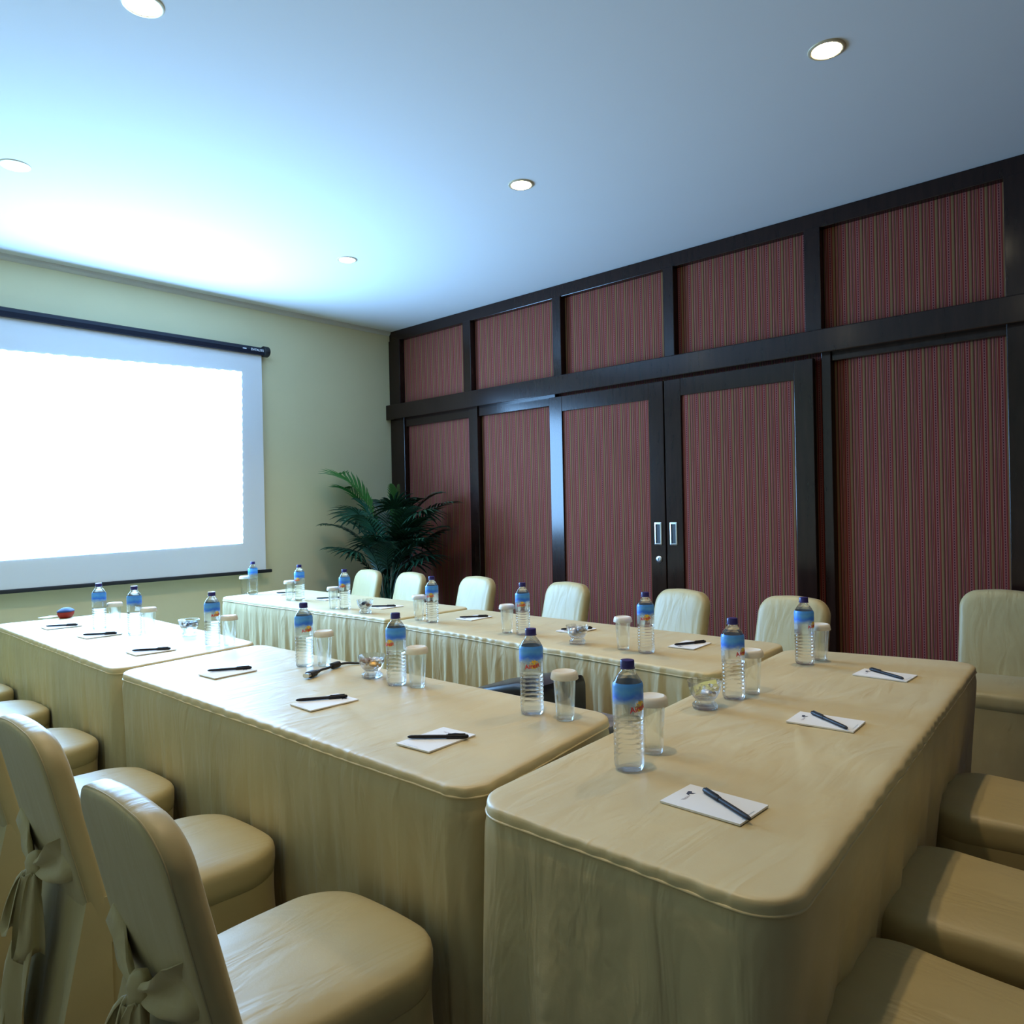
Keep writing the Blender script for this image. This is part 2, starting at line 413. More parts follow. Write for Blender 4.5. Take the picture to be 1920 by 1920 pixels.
# ------------------------------------------------------------------ projection screen
ps = thing('projection_screen', 'pull down projection screen with black case lit bright white on the end wall', 'projection screen', (0, 0, 0))
c = MB(); ys, zs = 5.535, 2.618
prof = [(-.030, -.030), (-.034, .002), (-.028, .024), (-.010, .032), (.034, .032), (.040, .020), (.040, -.026), (.030, -.032)]
c.rings([[(x, ys + a, zs + b) for a, b in prof] for x in (.80, 3.105)]); c.build('case', M['case'], ps, angle=20)
for x0, x1 in ((.765, .80), (3.100, 3.150)):
    e = MB(); e.rings([[(x, ys + a * s_, zs + .004 + b * s_) for a, b in [(.046 * math.cos(t * PI / 10), .043 * math.sin(t * PI / 10)) for t in range(20)]] for x, s_ in ((x0, .92), (x0 + .006, 1), (x1 - .006, 1), (x1, .9))])
    e.build('end_cap', M['matte_black'], ps)
MB().box(.845, 3.090, ys - .002, ys + .000, .862, zs - .02).build('screen_cloth', M['screen_fabric'], ps)
MB().bbox(.800, 3.140, ys - .014, ys + .010, .842, .868, .006).build('bottom_bar', M['matte_black'], ps)
# projected picture with its slightly ragged edge
im = MB(); A, B, Cc, D = (1.04, 2.366), (2.917, 2.436), (2.896, 1.088), (1.05, 1.048)
pts = []
for (p, q) in ((A, B), (B, Cc), (Cc, D), (D, A)):
    n_ = 60
    for j in range(n_):
        t = j / n_; jx = .004 * math.sin(j * 2.3) if 0 < j else 0
        pts.append((p[0] + (q[0] - p[0]) * t + (jx if abs(q[0] - p[0]) < .1 else 0), ys - .0035, p[1] + (q[1] - p[1]) * t + (jx if abs(q[0] - p[0]) > .1 and p[1] > 2 else 0)))
im.add(pts, [tuple(range(len(pts)))]); o = im.build('projected_picture', M['lit'], ps, smooth=False)
o.data.flip_normals() if o.data.polygons[0].normal.y > 0 else None

def text_mesh(txt, size, depth=0.0004, bold=False):
    cu = bpy.data.curves.new('t', 'FONT'); cu.body = txt; cu.size = size; cu.align_x = 'CENTER'; cu.extrude = depth
    if bold: cu.offset = size * 0.02
    o = bpy.data.objects.new('t', cu); COL.objects.link(o)
    dg = bpy.context.evaluated_depsgraph_get(); me = o.evaluated_get(dg).to_mesh()
    v = [tuple(p.co) for p in me.vertices]; f = [tuple(p.vertices) for p in me.polygons]
    o.evaluated_get(dg).to_mesh_clear(); bpy.data.objects.remove(o); bpy.data.curves.remove(cu)
    return v, f
v, f = text_mesh('DATALITE', .024, bold=True)
MB().add([(3.038 + a, ys - .0362 - c_, zs - .006 + b) for a, b, c_ in v], f).build('case_lettering', M['white_ink'], ps, smooth=False)
MB().box(2.915, 2.945, ys - .0362, ys - .032, zs - .002, zs + .005).build('case_mark', M['white_ink'], ps, smooth=False)

# ------------------------------------------------------------------ tables with fitted cloths
def rrect(x0, x1, y0, y1, r, step=.010):
    """rounded rectangle outline; returns points, outward normals and arc length"""
    P = []
    def arc(cx, cy, a0):
        n_ = max(6, int(r * PI / 2 / step))
        for q in range(n_ + 1):
            a = math.radians(a0 + 90 * q / n_); P.append((cx + r * math.cos(a), cy + r * math.sin(a), math.cos(a), math.sin(a)))
    def seg(p, q, nx, ny):
        d = math.hypot(q[0] - p[0], q[1] - p[1]); n_ = int(d / step)
        for j in range(1, n_): t = j / n_; P.append((p[0] + (q[0] - p[0]) * t, p[1] + (q[1] - p[1]) * t, nx, ny))
    arc(x1 - r, y1 - r, 0); seg((x1 - r, y1), (x0 + r, y1), 0, 1)
    arc(x0 + r, y1 - r, 90); seg((x0, y1 - r), (x0, y0 + r), -1, 0)
    arc(x0 + r, y0 + r, 180); seg((x0 + r, y0), (x1 - r, y0), 0, -1)
    arc(x1 - r, y0 + r, 270); seg((x1, y0 + r), (x1, y1 - r), 1, 0)
    return P

def rquad(C, r, step=.010):
    """rounded outline of four sharp corners (counter clockwise)"""
    pts = []; n_ = 4
    for i in range(n_):
        c0, c1, c2 = Vector((*C[i - 1], 0)), Vector((*C[i], 0)), Vector((*C[(i + 1) % n_], 0))
        a, b = c1 + (c0 - c1).normalized() * r, c1 + (c2 - c1).normalized() * r
        k_ = .56
        h0, h1 = a + (c1 - a) * k_, b + (c1 - b) * k_
        for q in range(25):
            t = q / 24; pts.append(a * (1 - t) ** 3 + h0 * 3 * t * (1 - t) ** 2 + h1 * 3 * t * t * (1 - t) + b * t ** 3)
        e = c2 + (c1 - c2).normalized() * r; m_ = int((e - b).length / step)
        for q in range(1, m_): pts.append(b + (e - b) * q / m_)
    out = []
    for i, p in enumerate(pts):
        t = pts[(i + 1) % len(pts)] - pts[i - 1]; t.normalize(); out.append((p.x, p.y, t.y, -t.x))
    return out

def table(label, corners, pleat, seed, rad=.075, flare=None, slit=None):
    """pleat: function(nx, ny) -> (amplitude at hem, wavelength)"""
    cx, cy = sum(c_[0] for c_ in corners) / 4, sum(c_[1] for c_ in corners) / 4
    t = thing('banquet_table', label, 'table', (cx, cy, 0), 0, 'banquet tables forming the U')
    T = .75
    P = rquad([(a_ - cx, b_ - cy) for a_, b_ in corners], rad)
    rnd = random.Random(seed); ph = [rnd.uniform(0, 6.28) for _ in range(8)]
    S_ = [0]
    for i in range(1, len(P)): S_.append(S_[-1] + math.hypot(P[i][0] - P[i - 1][0], P[i][1] - P[i - 1][1]))
    def fold(i, g):
        x, y, nx, ny = P[i]; s = S_[i]
        amp, wl = pleat(nx, ny)
        f_ = 2 * PI / wl
        a = math.sin(s * f_ + ph[0] + 1.3 * math.sin(s * 2.1 + ph[1])) * .6 + .4 * math.sin(s * f_ * 1.73 + ph[2]) + .25 * math.sin(s * f_ * 3.1 + ph[3])
        return amp * a * g
    def puck(j, q):
        return (0, 0, .0002, .0006, .0014, .0022, .0008)[q] * math.sin(S_[j] * 95 + 4 * math.sin(S_[j] * 7 + ph[1])) * (.5 + .5 * math.sin(S_[j] * 3 + ph[2]))
    top = MB(); R = []
    # concentric grid for the top, the rim rolls over and drops to the seam
    for ins in (.9, .7, .5, .35, .2, .1):
        R.append([(p[0] * (1 - ins), p[1] * (1 - ins), T + .0008 * math.sin(p[0] * 14 + ph[4]) * math.sin(p[1] * 11 + ph[5])) for p in P])
    for q, (ins, dz) in enumerate(((.020, .0), (.010, -.0008), (.005, -.002), (.0015, -.0045), (0, -.008), (-.001, -.014), (-.001, -.022))):
        R.append([(p[0] - p[2] * ins + p[2] * fold(i, .06) * (q > 2), p[1] - p[3] * ins + p[3] * fold(i, .06) * (q > 2), T + dz - (.0015 * math.sin(S_[i] * 9 + ph[6]) if q > 3 else 0)) for i, p in enumerate([(p_[0] + p_[2] * puck(j_, q), p_[1] + p_[3] * puck(j_, q), p_[2], p_[3]) for j_, p_ in enumerate(P)])])
    top.rings(R, True, False); top.build('cloth_top', M['cloth'], t, angle=60)
    pi_ = MB(); R = []
    for dx, dz in ((.000, -.0195), (.0026, -.0207), (.0033, -.0227), (.0020, -.0245), (-.001, -.025)):
        R.append([(p[0] + p[2] * (dx + fold(i, .06)), p[1] + p[3] * (dx + fold(i, .06)), T + dz - .0015 * math.sin(S_[i] * 9 + ph[6])) for i, p in enumerate(P)])
    pi_.rings(R, False, False); pi_.build('piping', M['seam'] if False else M['cloth'], t, angle=80)
    sk = MB(); R = []; nz = 26
    for q in range(nz + 1):
        g = q / nz; z = T - .022 - (T - .022 - .012) * g
        gg = .06 + .94 * smoothstep(0, .8, g) ** .8
        row = []
        for i, p in enumerate(P):
            d = fold(i, gg) + .004 + (flare(p[2], p[3]) if flare else .025) * g ** 1.3 - .006 * (1 - smoothstep(0, .05, g))
            dd = .006 * math.sin(S_[i] * 3.3 + z * 5 + ph[7]) * g
            if slit is not None:
                k_ = math.hypot(p[0] + cx - slit[0], p[1] + cy - slit[1]); w_ = .006 + .022 * smoothstep(.3, 1, g)
                d -= (.006 + .05 * smoothstep(.35, .9, g)) * math.exp(-(k_ / w_) ** 2) * smoothstep(.02, .08, g)
            row.append((p[0] + p[2] * (d + dd), p[1] + p[3] * (d + dd), z))
        R.append(row)
    sk.rings(R, False, False); sk.build('skirt', M['skirt_cloth'], t, angle=80)
    return t
inner_r = lambda nx, ny: (.030, .085) if nx < -.5 else (.004, .2)
inner_r2 = lambda nx, ny: (.020, .12) if nx < -.5 else (.004, .2)
outer_l = lambda nx, ny: (.011, .14) if nx < -.5 else (.003, .3)
nofl = lambda nx, ny: .000
table('tan skirted table at the left with the red and blue eraser on it', [(1.020, 2.920), (1.645, 3.015), (1.690, 4.680), (1.060, 4.760)], outer_l, 3, flare=lambda nx, ny: -.035 * max(0, -nx))
table('tan skirted table beside the nearest covered chairs, black connector cable lying on it', [(1.012, 1.055), (1.655, 1.150), (1.635, 2.985), (1.015, 2.885)], outer_l, 4, flare=lambda nx, ny: -.035 * max(0, -nx))
table('tan skirted head table in the right foreground, crossing the near end of the U', [(.985, .412), (2.945, .558), (2.830, 1.170), (.990, 1.035)], lambda nx, ny: (.002, .42) if ny > .5 else (.014, .30), 5, rad=.085, flare=lambda nx, ny: .030 * max(0, -nx) - .105 * max(0, -ny) ** 2 * (nx > -.9), slit=(1.000, .437))
table('tan skirted table in the right row, butting against the head table', [(2.235, 1.172), (2.915, 1.205), (2.960, 3.040), (2.365, 3.030)], inner_r, 6, flare=lambda nx, ny: -.07 * max(0, nx))
table('pale lit skirted table in the right row, nearest to the screen wall and the palm', [(2.420, 3.080), (3.005, 3.080), (3.030, 5.040), (2.405, 4.940)], inner_r2, 8, flare=lambda nx, ny: -.09 * max(0, nx))

# ------------------------------------------------------------------ chairs in fitted covers
def seat_outline(inset=0.0, n=72):
    """D shaped plan: big rounded front corners (+x), squarer rear"""
    P = []
    xf, xr, wf, wr = .235 - inset, -.190 + inset, .203 - inset, .183 - inset
    rf, rr_ = max(.01, .105 - inset), max(.005, .03 - inset)
    def arc(cx, cy, r, a0, a1, m_):
        for q in range(m_ + 1):
            a = math.radians(a0 + (a1 - a0) * q / m_); P.append((cx + r * math.cos(a), cy + r * math.sin(a)))
    def seg(a, b, m_):
        for j in range(1, m_): P.append((a[0] + (b[0] - a[0]) * j / m_, a[1] + (b[1] - a[1]) * j / m_))
    arc(xf - rf, wf - rf, rf, 0, 90, 8); e = P[-1]
    seg(e, (xr + rr_, wr), 10); arc(xr + rr_, wr - rr_, rr_, 90, 180, 4); e = P[-1]
    seg(e, (xr, -wr + rr_), 8); arc(xr + rr_, -wr + rr_, rr_, 180, 270, 4); e = P[-1]
    seg(e, (xf - rf, -wf), 10); arc(xf - rf, -wf + rf, rf, 270, 360, 8); e = P[-1]
    seg(e, (xf, wf - rf), 5)
    # bow the front edge out
    return [(x + .018 * max(0, 1 - (y / .2) ** 2) * smoothstep(.0, .22, x), y) for x, y in P]

def make_chair(tie=True):
    t = thing('banquet_chair', '', 'chair', (0, 0, 0), 0, 'fabric covered banquet chairs')
    rnd = random.Random(11)
    st = MB(); R = []
    for s_, z in ((.12, .483), (.35, .4825), (.6, .481), (.8, .478), (.9, .475)):
        R.append([(x * s_, y * s_, z) for x, y in seat_outline(.012)])
    for ins, z in ((.014, .470), (.006, .465), (.001, .457), (-.001, .448), (-.001, .425), (.001, .402), (.004, .398)):
        R.append([(x, y, z + .003 * math.sin(13 * x + 9 * y)) for x, y in seat_outline(ins)])
    st.rings(R, True, False); st.build('seat', M['chair_cloth'], t, angle=70)
    sk = MB(); R = []; n_ = len(seat_outline())
    for q in range(15):
        g = q / 14; z = .400 - (.400 - .012) * g; row = []
        for j, (x, y) in enumerate(seat_outline(.002)):
            a = math.atan2(y, x); d = 1 + .03 * g + .026 * g * math.sin(a * 9 + 1) * (.5 + .5 * math.sin(a * 4 + 2)) - .012 * (1 - g) * math.sin(PI * min(1, g * 3))
            row.append((x * d, y * d, z + .003 * math.sin(13 * x + 9 * y) * (1 - g)))
        R.append(row)
    sk.rings(R, False, False); sk.build('skirt', M['chair_cloth'], t, angle=70)
    # backrest
    def outline(ins):
        P = []; ht, zb = .862 - ins, .40 + ins; wb, wt, rc = .182 - ins, .174 - ins, max(.02, .085 - ins)
        for q in range(9): P.append((-(wb + (wt - wb) * q / 9), zb + (ht - rc - zb) * q / 9))
        for q in range(11): a = math.radians(180 - 90 * q / 10); P.append((-(wt - rc) + rc * math.cos(a), ht - rc + rc * math.sin(a)))
        for q in range(1, 8): P.append((-(wt - rc) + 2 * (wt - rc) * q / 8, ht + .006 * math.sin(PI * q / 8)))
        for q in range(11): a = math.radians(90 - 90 * q / 10); P.append(((wt - rc) + rc * math.cos(a), ht - rc + rc * math.sin(a)))
        for q in range(1, 9): P.append((wt + (wb - wt) * q / 8, ht - rc - (ht - rc - zb) * q / 8))
        for q in range(1, 10): P.append((wb - 2 * wb * q / 10, zb))
        return P
    def bx(z): return -.158 - (z - .45) * .235
    b = MB(); R = []
    for ins, dx in ((.08, .0085), (.06, .008), (.040, .007), (.020, .004), (.009, -.001), (.003, -.007), (.0, -.014), (0, -.032), (.003, -.042), (.009, -.047), (.018, -.049), (.045, -.050), (.078, -.050)):
        R.append([(bx(z) + dx - .003 * math.cos(y * 7) * (dx < -.04), y, z) for y, z in outline(ins)])
    b.rings(R); bo = b.build('backrest', M['chair_cloth'], t, angle=80)
    # stitched seam around the rear edge of the cover
    sm = MB(); pts = [(bx(z) - .0440, y, z) for y, z in outline(.0040)[:46]]
    sm.tube(pts, .0018, 6); sm.build('cover_seam', M['seam'], bo)
    # rear drop of the cover down to the floor
    d = MB(); R = []
    for q in range(13):
        g = q / 12; z = .50 * (1 - g) + .012 * g; row = []
        for j in range(25):
            u = -1 + j / 12; fold = .010 * math.sin(u * 9 + 1) * g + .006 * math.sin(u * 17) * g
            row.append((bx(.50) - .046 - .085 * g + fold - .02 * u * u * g, u * (.178 + .025 * g), z))
        for j in range(24, -1, -1):
            u = -1 + j / 12
            row.append((-.170, u * (.180 + .016 * g), z))
        R.append(row)
    d.rings(R, True, False); d.build('rear_drop', M['chair_cloth'], t, angle=60)
    if tie:
        kz = .540; kx = bx(kz) - .078
        # tie bands from both rear edges to the knot
        for sgn in (-1, 1):
            rb = MB(); pts = []; wd = []; sd = []
            for q in range(9):
                g = q / 8; y = sgn * (.158 - .148 * g); zc = .600 - .055 * g - .03 * math.sin(g * PI) * .3
                pts.append((bx(zc) - .030 - .026 * smoothstep(0, .15, g) - .026 * smoothstep(0, 1, g), y, zc)); wd.append((.075 + .02 * math.sin(g * PI)) * (1 - g) ** 1.1 + .026); sd.append((-.15, 0, 1))
            rb.ribbon(pts, wd, sd, .004); rb.build('tie_band', M['chair_cloth'], t, angle=70)
        kn = MB(); n_ = 16; prof = [(.004, .034), (.017, .028), (.024, .012), (.021, -.006), (.024, -.020), (.014, -.032), (.003, -.036)]
        kn.rings([[(kx - .002 + a * .8 * math.cos(2 * PI * j / n_) * (1 + .12 * math.sin(3 * 2 * PI * j / n_)), a * math.sin(2 * PI * j / n_) * (1 + .15 * math.cos(4 * 2 * PI * j / n_)), kz + z) for j in range(n_)] for a, z in prof])
        kn.build('tie_knot', M['chair_cloth'], t, angle=80)
        # two drooping loops of the bow
        for sgn, ln, wd_ in ((-1, .16, .045), (1, .13, .040)):
            lp = MB(); pts = []; sd = []; wl = []
            for q in range(17):
                a = 2 * PI * q / 16
                y = sgn * (.018 + .030 * (1 - math.cos(a)) * .5 + .020 * math.sin(a)); z = kz - .01 - ln * (1 - math.cos(a)) / 2
                pts.append((kx - .012 - .020 * math.sin(a / 2), y, z)); sd.append((1, .35 * sgn, .0)); wl.append(.012 + wd_ * math.sin(a / 2))
            lp.ribbon(pts, wl, sd, .003); lp.build('bow_loop', M['chair_cloth'], t, angle=80)
        # tails hanging down
        for sgn, ln, off in ((-1, .50, .035), (1, .44, .045)):
            tl = MB(); pts = []; wd = []
            for q in range(15):
                g = q / 14
                pts.append((kx - .012 - .060 * smoothstep(0, .9, g) - .012 * math.sin(g * 7 + sgn), sgn * (.010 + off * g + .010 * math.sin(g * 6)), kz - .015 - ln * g)); wd.append(.022 + .075 * smoothstep(0, .45, g))
            tl.ribbon(pts, wd, [(.25 * sgn, 1, 0)] * 15, .0035); tl.build('tie_tail', M['chair_cloth'], t, angle=80)
    return t

proto = make_chair()
def rc(y, phi):   # a chair of the right row turned towards the screen, placed by its back
    a = PI - phi; return 3.500 + .27 * math.cos(a), y + .27 * math.sin(a), a
CH = [
 # left side, facing the table (+X)
 (.730, 1.265, 0, 'nearest covered chair on the left side, its back and tied bow in view'),
 (.752, 1.895, 0, 'second covered chair from the camera on the left side, long loose tie behind it'),
 (.755, 2.500, 0, 'third covered chair from the camera on the left, back cut by the left edge'),
 (.772, 3.205, 0, 'fourth covered chair from the camera on the left, only its seat showing'),
 (.800, 3.875, 0, 'covered chair seat on the left side, last but one before the screen wall'),
 (.805, 4.460, 0, 'covered chair on the left nearest the screen wall, a corner of its seat showing'),
 # near side of the head table, facing +Y
 (1.335, .275, PI / 2, 'bottom right covered chair, seat pushed under the near corner of the head table'),
 (1.820, .300, PI / 2, 'covered chair in the middle of the three along the right side of the head table'),
 (2.445, .325, PI / 2, 'covered chair seat at the far end of the head table, below the lone side chair'),
 # right row, facing -X
 (*rc(4.725, .10), 'covered chair of the right row nearest the screen wall, in front of the palm'),
 (*rc(4.214, .12), 'covered chair of the right row, second from the screen wall, under the palm fronds'),
 (*rc(3.533, .10), 'covered chair of the right row, third from the screen wall, right of the palm'),
 (*rc(2.771, .13), 'covered chair of the right row below the bright reflecting door post'),
 (*rc(2.004, .20), 'covered chair of the right row in front of the right sliding door'),
 (*rc(1.414, .10), 'covered chair of the right row behind the head table corner bottle'),
 (3.995, .675, PI + .12, 'lone covered chair at the right edge, by the striped wall past the head table'),
]
for i, (x, y, rz, lab) in enumerate(CH):
    o = proto if i == 0 else copy_tree(proto)
    o.location = (x, y, 0); o.rotation_euler = (0, 0, rz); tag(o, lab)

# ------------------------------------------------------------------ water bottles
TZ = .7515
def bent(v, r, ang0, zc, tilt=0.0):
    out = []
    for a, b, c_ in v:
        a2 = a * math.cos(tilt) - b * math.sin(tilt); b2 = a * math.sin(tilt) + b * math.cos(tilt)
        th = ang0 + a2 / r; rr_ = r + c_; out.append((rr_ * math.cos(th), rr_ * math.sin(th), zc + b2))
    return out
def make_bottle():
    t = thing('water_bottle', '', 'bottle', (0, 0, TZ), 0, 'water bottles on the tables')
    prof = [(.012, .004), (.022, .0005), (.0275, .001), (.0305, .006), (.0315, .014)]
    z = .018
    for q in range(8):
        prof += [(.0318, z), (.0318, z + .0045), (.0300, z + .0065), (.0300, z + .0080), (.0318, z + .0100)]; z += .0108
    prof += [(.0320, .108), (.0320, .176), (.0300, .183), (.0255, .192), (.0190, .201), (.0135, .2075), (.0125, .211), (.0125, .2165)]
    MB().lathe(prof, 40).build('bottle_body', M['bottle'], t, angle=50)
    # moulded foot petals
    cp = MB(); cp.lathe([(.0160, .2115), (.0160, .2135), (.0150, .2140), (.0150, .2265), (.0140, .2290), (.004, .2296)], 28)
    for q in range(28):
        a = 2 * PI * q / 28
        cp.bbox(.0148, .0155, -.0006, .0006, .2150, .2262, .0002) if False else None
    cp.build('screw_cap', M['cap'], t, angle=40)
    lb = MB().lathe([(.03235, .108), (.03245, .112), (.03245, .175), (.0318, .1790), (.0300, .1836)], 48, cap0=False, cap1=False)
    lo = lb.build('printed_label', M['label'], t, angle=60)
    # sun burst and red lettering
    sun = MB(); n_ = 22; pts = [(0, 0, .0002)] + [((.0130 if q % 2 else .0095) * math.cos(2 * PI * q / n_) * 1.15, (.0130 if q % 2 else .0095) * math.sin(2 * PI * q / n_), .0002) for q in range(n_)]
    sun.add(bent([(a + .005, b, c_) for a, b, c_ in pts], .0325, 0, .137), [(0, 1 + q, 1 + (q + 1) % n_) for q in range(n_)])
    sun.build('sun_print', M['yellow_ink'], lo, smooth=False)
    v, f = text_mesh('Airest', .0165, .0001, True)
    MB().add(bent([(a, b, c_ + .0005) for a, b, c_ in v], .0325, 0, .128, .16), f).build('label_lettering', M['red_ink'], lo, smooth=False)
    return t
bp_ = make_bottle()
BT = [ # x, y, angle of the print away from the camera direction, label
 (1.351, 4.047, 2.2, 'water bottle on the left table, farthest one, next to the red and blue eraser'),
 (1.393, 3.713, 2.6, 'water bottle on the left far table, second from the eraser, left of the candy bowl'),
 (1.478, 3.101, .5, 'water bottle on the left far table at the seam between the two left tables'),
 (1.486, 2.402, .4, 'water bottle standing behind the end of the black cable connector'),
 (1.506, 1.897, -.8, 'water bottle right of the candy bowl that the black cable runs behind'),
 (1.519, 1.334, .1, 'water bottle at the near end of the left table, in front of the black projector'),
 (1.321, .891, .75, 'nearest and largest water bottle, on the near left end of the head table'),
 (1.993, .984, .9, 'water bottle on the head table beside the bowl holding the yellow sachet'),
 (2.574, 1.006, 1.0, 'water bottle at the far end of the head table'),
 (2.620, 4.870, 3.0, 'farthest water bottle, in front of the screen lower right corner'),
 (2.612, 4.262, -.5, 'second farthest water bottle on the pale far table'),
 (2.528, 3.645, -.5, 'water bottle on the pale far table just left of the first covered chair back'),
 (2.474, 2.823, -.3, 'water bottle at the seam of the two right row tables'),
 (2.463, 2.207, -.2, 'water bottle in the middle of the right row, left of the silver candy bowl'),
 (2.426, 1.549, .0, 'water bottle in the right row next to the nearest white lidded tumbler of that row'),
]
for i, (x, y, a, lab) in enumerate(BT):
    o = bp_ if i == 0 else copy_tree(bp_)
    o.location = (x, y, TZ); o.rotation_euler = (0, 0, math.atan2(-y, -x) + a); tag(o, lab)

# ------------------------------------------------------------------ lidded tumblers
def make_tumbler():
    t = thing('lidded_tumbler', '', 'glass', (0, 0, TZ), 0, 'glass tumblers with white lids')
    g = MB(); g.lathe([(.0215, .0), (.0232, .002), (.0245, .020), (.0300, .1175), (.0288, .1175), (.0236, .022), (.0220, .013), (.004, .011)], 40)
    g.build('glass_body', M['glass'], t, angle=50)
    l = MB(); l.lathe([(.0300, .1085), (.0362, .1070), (.0368, .1085), (.0350, .1200), (.0325, .1258), (.0280, .1275), (.0260, .1262), (.004, .1262)], 40)
    l.build('lid', M['lid'], t, angle=50)
    return t
tp = make_tumbler()
GL = [(1.418, 4.030, 'behind the bottle nearest the eraser'), (1.436, 3.657, 'right of the second bottle on the left far table'), (1.529, 3.054, 'beside the bottle at the seam of the left tables'),
      (1.532, 2.345, 'behind the cable connector'), (1.524, 1.817, 'right of the bottle near the left table candy bowl'), (1.526, 1.226, 'at the near end of the left table, projector behind it'),
      (1.443, .910, 'largest one, behind the nearest bottle on the head table'), (2.081, .971, 'behind the middle bottle of the head table'), (2.668, .988, 'behind the last bottle at the far end of the head table'),
      (2.602, 4.955, 'the farthest one, left of the farthest bottle'), (2.578, 4.325, 'left of the second farthest bottle'), (2.492, 3.708, 'left of the bottle by the first right row chair'),
      (2.484, 2.936, 'left of the bottle at the right row seam'), (2.456, 2.296, 'left of the bottle in the middle of the right row'), (2.429, 1.655, 'left of the last bottle of the right row')]
for i, (x, y, lab) in enumerate(GL):
    o = tp if i == 0 else copy_tree(tp)
    o.location = (x, y, TZ); tag(o, 'tumbler with white lid, ' + lab)

# ------------------------------------------------------------------ candy bowls
def make_bowl():
    t = thing('candy_bowl', '', 'bowl', (0, 0, TZ), 0, 'glass candy bowls')
    g = MB(); n_ = 40; prof = [(.026, .0), (.032, .001), (.033, .010), (.025, .019), (.024, .023), (.033, .032), (.042, .050), (.0465, .074), (.0435, .074), (.0395, .051), (.030, .035), (.012, .028), (.003, .027)]
    R = []
    for r, z in prof:
        R.append([(r * (1 + (.05 * math.cos(j * 2 * PI * 10 / n_) if z < .03 else 0)) * math.cos(2 * PI * j / n_), r * (1 + (.05 * math.cos(j * 2 * PI * 10 / n_) if z < .03 else 0)) * math.sin(2 * PI * j / n_), z) for j in range(n_)])
    g.rings(R); g.build('glass_dish', M['crystal'], t, angle=35)
    return t
bw = make_bowl()
def candy_mesh(mm):
    me = MB(); me.rings([[(x, r * math.cos(2 * PI * j / 10), r * .8 * math.sin(2 * PI * j / 10)) for j in range(10)] for x, r in ((-.016, .006), (-.010, .0018), (-.008, .0065), (0, .0082), (.008, .0065), (.010, .0018), (.016, .006))])
    return me.build('wrapped_candy', mm)
cand = {k_: candy_mesh(M['candy_' + k_]) for k_ in ('gold', 'silver', 'brown', 'blue')}
used = set()
BW = [(1.538, 3.459, 'in the left far table bowl', 'glass candy bowl on the left far table', ('silver', 'blue', 'silver', 'blue')),
      (1.524, 2.050, 'in the bowl beside the cable', 'glass candy bowl on the near left table, black cable running behind it', ('gold', 'brown', 'gold', 'silver')),
      (2.484, 3.392, 'in the pale far table bowl', 'glass candy bowl on the far right row table', ('silver', 'blue', 'brown', 'silver')),
      (2.426, 1.877, 'in the middle right row bowl', 'glass candy bowl in the middle of the right row, in front of a pen', ('silver', 'blue', 'silver', 'silver')),
      (1.850, .998, 'in the head table bowl', 'glass candy bowl on the head table with a yellow sachet sticking out', ('silver', 'silver'))]
WORD = {'gold': 'gold', 'silver': 'silver', 'brown': 'brown', 'blue': 'dark blue'}
for i, (x, y, wh, lab, cs) in enumerate(BW):
    o = bw if i == 0 else copy_tree(bw)
    o.location = (x, y, TZ); tag(o, lab)
    for q, cn in enumerate(cs):
        if cn in used: cd = cand[cn].copy(); COL.objects.link(cd)
        else: cd = cand[cn]; used.add(cn)
        a = q * 1.7 + i
        cd.scale = (1.5, 1.5, 1.5)
        cd.location = (x + .017 * math.cos(a), y + .017 * math.sin(a), TZ + .046 + .010 * (q % 2)); cd.rotation_euler = (0.2, .3 * math.sin(q * 3), a * 1.9)
        same = sorted([(1.0 * math.cos(YAW) * math.cos(p * 1.7 + i) - math.sin(YAW) * math.sin(p * 1.7 + i), p) for p in range(len(cs)) if cs[p] == cn])
        rank = [p for _, p in same].index(q)
        pos = '' if len(same) == 1 else (('leftmost ' if rank == 0 else 'rightmost ') if rank in (0, len(same) - 1) else 'middle ')
        tag(cd, '%s%s wrapped candy %s' % (pos, WORD[cn], wh), 'candy', 'wrapped candies ' + wh)
sa = MB(); sa.rings([[(-.032 + .064 * u, -.017, z), (-.032 + .064 * u, .017, z), (-.032 + .064 * u, .017, z + h_), (-.032 + .064 * u, -.017, z + h_)] for u, z, h_ in ((0, -.0006, .0012), (.08, -.0008, .002), (.5, -.002, .006), (.92, -.0008, .002), (1, -.0006, .0012))])
so = sa.build('sachet', M['sachet']); so.location = (1.853, .996, TZ + .056); so.rotation_euler = (.55, -.30, -1.0)
tag(so, 'yellow green sachet lying in the candy bowl on the head table', 'sachet')
for q in range(3):
    MB().box(-.018 + q * .013, -.013 + q * .013, -.006, .004, .0041, .0045).build('dark_print', M['ink'], so, smooth=False)

# ------------------------------------------------------------------ notepads and pens
def make_pad():
    t = thing('notepad', '', 'notepad', (0, 0, TZ), 0, 'white notepads')
    MB().box(-.080, .080, -.055, .055, 0, .0035).build('paper_block', M['paper'], t, smooth=False)
    lg = MB()    # curled bird-like mark, beside two small lines of print
    lg.add([(-.064, .020, .0039), (-.058, .023, .0039), (-.054, .016, .0039), (-.048, .020, .0039), (-.050, .012, .0039), (-.056, .008, .0039), (-.050, .001, .0039), (-.060, .005, .0039), (-.062, .012, .0039)], [tuple(range(9))])
    lg.build('logo_mark', M['ink'], t, smooth=False)
    v, f = text_mesh('HOTEL', .008, .0001)
    MB().add([(-.053 + b_, -.014 - a * .9 + .0, .0038) for a, b_, c_ in v], f).build('logo_lettering', M['greyink'], t, smooth=False)
    v, f = text_mesh('www.hotelkc.com', .0065, .0001)
    MB().add([(.072 + b_ * .9, -.012 - a, .0038) for a, b_, c_ in v], f).build('footer_lettering', M['lightink'], t, smooth=False)
    return t
